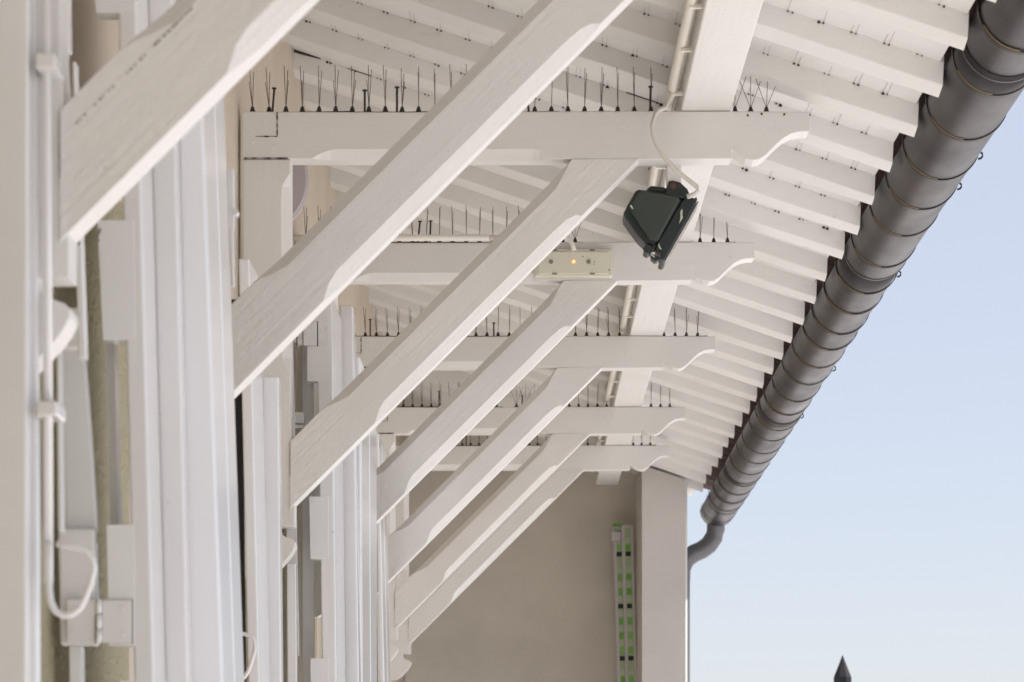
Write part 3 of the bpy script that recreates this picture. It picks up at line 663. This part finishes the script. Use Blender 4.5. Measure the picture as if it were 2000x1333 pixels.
# third stack
a = leaf(ln(618, 650, 630, 1333), ln(648, 560, 657, 1333), 575, 1.03, .27)
b_ = leaf(ln(664, 650, 674, 1333), ln(689, 597, 701, 1333), 597, 1.087, .075)
c_ = leaf(ln(694, 700, 702, 1333), ln(703, 700, 706, 1333), 697, 1.103, .59, True)
shC = shutter('stacked white shutter leaves with small hinge, beside the brace of the floodlight bracket', [a, b_, c_])
mb = MB()
for Y0, Y1, l0, l1 in ((560, 668, 590, 592), (676, 745, 600, 600), (970, 1092, 604, 606), (1286, 1600, 606, 610)): qbox(mb, (l0, 641), (l1, 642), Y0, Y1, 1.0298, .03)
mb.each('hinge_stile', gloss, shC, bevel=.0008)
mb = MB(); qbox(mb, (590, 612), (592, 614), 560, 1700, 1.045, .02); mb.build('inner_rebate', gloss, shC)
hinge(shC, 1.03, 578, 619, 588, 628, 677)
# fourth stack
a = leaf(ln(736, 1000, 742, 1333), ln(742, 1000, 750, 1333), 845, 1.42, .35, True)
shD = shutter('farthest white shutter edge, narrow and moulded, beside the last brace feet', [a])
# leftmost shutter at the frame edge, with rod and handle
a = leaf(ln(-260, 0, -260, 1333), ln(56, 0, 52, 1333), -700, .500, .040)
b_ = leaf(ln(-240, 0, -240, 1333), ln(68, 0, 73, 1333), -690, .5045, .020)
shE = shutter('wide blurred white shutter cut off by the left edge of the photo', [a, b_])
# espagnolette rod with hook handle
def rod(D, xl, xr, Y0, Y1, label, keeps, hand, r):
    t = thing('shutter_bolt', P(X((xl+xr)/2, D), D, Z(Y1, D)), label, 'shutter bolt')
    mb = MB()
    if Y0 is not None:
        mb.tube([P(X((xl+xr)/2-6, D), D, Z(Y0, D)), P(X((xl+xr)/2, D), D, Z(Y1, D))], (X(xr, D)-X(xl, D))/2*U, 12)
        mb.build('rod', gloss, t)
    for (x0, x1, y0, y1) in keeps:
        mb = MB(); qbox(mb, (x0, x1), (x0, x1), y0, y1, D-.004, .05); mb.build('keeper', gloss, t, bevel=.003)
    mb = MB(); mb.tube([P(X(x, D), D, Z(y, D), -.004) for x, y in hand], r, 10); mb.build('handle', gloss, t)
    return t
rod(.5035, 86, 104, -500, 1140, 'long white shutter rod with curved hook handle at the far left', [(68, 108, 103, 133), (70, 111, 783, 812)],
    [(112, 1063), (135, 1067), (158, 1072), (172, 1080), (183, 1095), (185, 1112), (178, 1140), (168, 1168), (158, 1188), (143, 1200), (125, 1204), (110, 1195), (101, 1176), (98, 1150), (96, 1110), (95, 1060)], .0034*U)
rod(.86, 0, 0, None, 1328, 'small white shutter handle in front of the black vertical gap', [],
    [(464, 1238), (478, 1239), (490, 1243), (499, 1252), (498, 1270), (492, 1292), (485, 1312), (477, 1324), (464, 1328)], .0036*U)
# window frames (jamb boards) next to the shutters
wf = thing('window_frame', P(X(150, .56), .56, -1.15), 'white window jamb with a tall recessed panel behind the rod at the far left', 'window frame', 'window jambs')
mb = MB(); qbox(mb, (118, 126), (128, 136), -500, 100, .575, .02); qbox(mb, (141, 148), (152, 168), 120, 700, .580, .02)
mb.each('jamb', gloss, wf, bevel=.003)
mb = MB(); qbox(mb, (112, 186), (117, 190), 1032, 1262, .6012, .02); qbox(mb, (112, 158), (114, 164), 600, 682, .590, .02); qbox(mb, (108, 119), (112, 124), 670, 1040, .590, .02)
mb.each('keep_block', gloss, wf, bevel=.005)
mb = MB(); qbox(mb, (118, 163), (128, 192), 640, 1036, .604, .012); mb.build('recessed_panel', gloss, wf, bevel=.004)
mb = MB(); qbox(mb, (134, 160), (138, 165), 1262, 1700, .603, .02); mb.build('lower_panel', gloss, wf, bevel=.003)
wf2 = thing('window_frame', P(X(585, 1.1), 1.1, -1.15), 'narrow white window jamb with small iron clamp beside the brace foot of the floodlight bracket', 'window frame', 'window jambs')
mb = MB(); qbox(mb, (560, 578), (564, 583), 1100, 1700, 1.02, .03); qbox(mb, (556, 573), (561, 585), 640, 1282, 1.035, .02)
mb.each('jamb', gloss, wf2, bevel=.003)
mb = MB(); mb.tube([P(X(588, 1.05), 1.05, Z(675, 1.05)), P(X(592, 1.05), 1.05, Z(1600, 1.05))], .010*U, 12); mb.build('upright_pipe', pipem, wf2)
mb = MB(); qbox(mb, (573, 594), (573, 594), 805, 826, 1.036, .02); qbox(mb, (574, 592), (574, 592), 829, 836, 1.037, .02); mb.each('clamp', gloss, wf2, bevel=.003)

# ---------------------------------------------------------------- ladder by the end wall
LDD = 2.31
ld = thing('ladder', P(X(1220, LDD), LDD, -1.19), 'folded aluminium ladder with bright green sticker stripes standing against the end wall', 'ladder')
def rail(xt, xb, y0, dy, name, cap=False):
    m = MB(); qbox(m, xt, xb, y0, 1333, LDD, dy, 0); 
    # extend down to the ground with the same lean
    k = (1540-1333)/(1333-y0)
    q = lambda a, b: b+(b-a)*4.0
    m = MB(); Yb = 1333+(1333-y0)*4.0*.45
    ex = lambda a, b: b+(b-a)*4.0*.45
    qbox(m, xt, (ex(xt[0], xb[0]), ex(xt[1], xb[1])), y0, Yb, LDD, dy)
    return m.build(name, alu, ld, bevel=.002)
r1 = rail((1213, 1236.5), (1223, 1244), 1026, .035, 'stile')
r2 = rail((1196.5, 1214), (1206, 1224), 1029, .020, 'stile')
r2.location.y += .02*U
mb = MB(); mb.poly([(X(x, LDD)*U, Z(y, LDD)*U) for x, y in ((1195, 1027), (1200, 1022), (1208, 1021), (1216, 1022), (1217, 1027))][::-1], LDD*DK+.0, LDD*DK+.04)
mb.build('end_cap', grn, ld)
mb = MB(); mb.box(X(1194, LDD)*U, X(1213, LDD)*U, LDD*DK+.012, LDD*DK+.05, Z(1057, LDD)*U, Z(1038, LDD)*U); mb.build('guide_clamp', alu, ld, bevel=.002)
font_mats = [wht]
def text_mesh(body, size):
    cu = bpy.data.curves.new('lettering', 'FONT'); cu.body = body; cu.size = size; cu.extrude = .0006; cu.align_x = 'CENTER'; cu.align_y = 'CENTER'; cu.offset = .0010
    to = bpy.data.objects.new('tmp', cu); C.objects.link(to); bpy.context.view_layer.update()
    me = bpy.data.meshes.new_from_object(to.evaluated_get(bpy.context.evaluated_depsgraph_get()))
    bpy.data.objects.remove(to); me.materials.clear(); me.materials.append(wht); return me
tme = text_mesh('ID', .034)
for (xt, xb, yoff, rl, pal) in ((1225.5, 1233.5, 0, r1, 0), (1208, 1217, .02*U, r2, 1)):
    yy = LDD*DK
    lx = ln(xt, 1026, xb, 1333)
    mb = MB(); w = 6.0 if pal == 0 else 5.0; Yend = 1480
    n = 16
    for q in range(n):
        y0 = 1032+q*(Yend-1032)/n; y1 = 1032+(q+1)*(Yend-1032)/n
        mb.hexa([Vector((X(lx(y1)-w, LDD)*U, yy-.0010, Z(y1, LDD)*U)), Vector((X(lx(y1)+w, LDD)*U, yy-.0010, Z(y1, LDD)*U)), Vector((X(lx(y0)+w, LDD)*U, yy-.0010, Z(y0, LDD)*U)), Vector((X(lx(y0)-w, LDD)*U, yy-.0010, Z(y0, LDD)*U)),
                 Vector((X(lx(y1)-w, LDD)*U, yy+.001, Z(y1, LDD)*U)), Vector((X(lx(y1)+w, LDD)*U, yy+.001, Z(y1, LDD)*U)), Vector((X(lx(y0)+w, LDD)*U, yy+.001, Z(y0, LDD)*U)), Vector((X(lx(y0)-w, LDD)*U, yy+.001, Z(y0, LDD)*U))])
    st = mb.build('sticker', grnp, rl)
    y = 1056; kq = 0
    while y < 1480:
        if min(abs(y-s) for s in (1082, 1184, 1286, 1388)) > 8:
            gb = MB(); y2 = y+14.3
            if min(abs(y2-s) for s in (1082, 1184, 1286, 1388)) > 7:
                gb.poly([(X(lx(y2)+a, LDD)*U, Z(y2+b, LDD)*U) for a, b in ((-w+.6, 6.2), (w-.6, 6.2), (w-.6, -4), (w-2.4, -6.8), (-w+2.4, -6.8), (-w+.6, -4))], yy-.0014, yy); gb.build('green_panel', grn, rl)
            o = bpy.data.objects.new('lettering', tme); C.objects.link(o); o.parent = rl
            o.location = Vector((X(lx(y), LDD)*U, yy-.0018, Z(y, LDD)*U)) - Vector(ld['_base'])
            o.rotation_euler = (math.pi/2, 0, 0)
            o.matrix_local = Matrix.Translation(o.location) @ Matrix.Rotation(math.pi/2, 4, 'X') @ Matrix.Rotation(math.pi/2, 4, 'Z')
        y += 28.6; kq += 1
    for y in (1082, 1184, 1286, 1388):
        mb = MB(); mb.box(X(lx(y)-5.2, LDD)*U, X(lx(y)+5.2, LDD)*U, yy-.0022, yy+.01, Z(y+4.6, LDD)*U, Z(y-4.6, LDD)*U); mb.build('rung_socket', blackm, rl, bevel=.001)

# ---------------------------------------------------------------- pointed iron post in the yard
PD = 3.2
mb = MB(); cx = X(1645.5, PD)*U; s = 18.5*PD/1001*U
z1 = Z(1280, PD)*U; z2 = Z(1322, PD)*U
def sq(z, h, n=8):
    return [Vector((cx+h*math.cos(q*2*math.pi/n+.3), PD*DK+h*math.sin(q*2*math.pi/n+.3), z)) for q in range(n)]
mb.rings([sq(-1.6, s*.98), sq(z2-.01, s), sq(z2, s*.97), sq((z1+z2)/2, s*.49), sq(z1, .002)])
tag(mb.build('iron_post', iron), 'black iron post with a sharp pointed tip against the pale sky', 'post')

for o in bpy.data.objects:
    if '_base' in o: del o['_base']
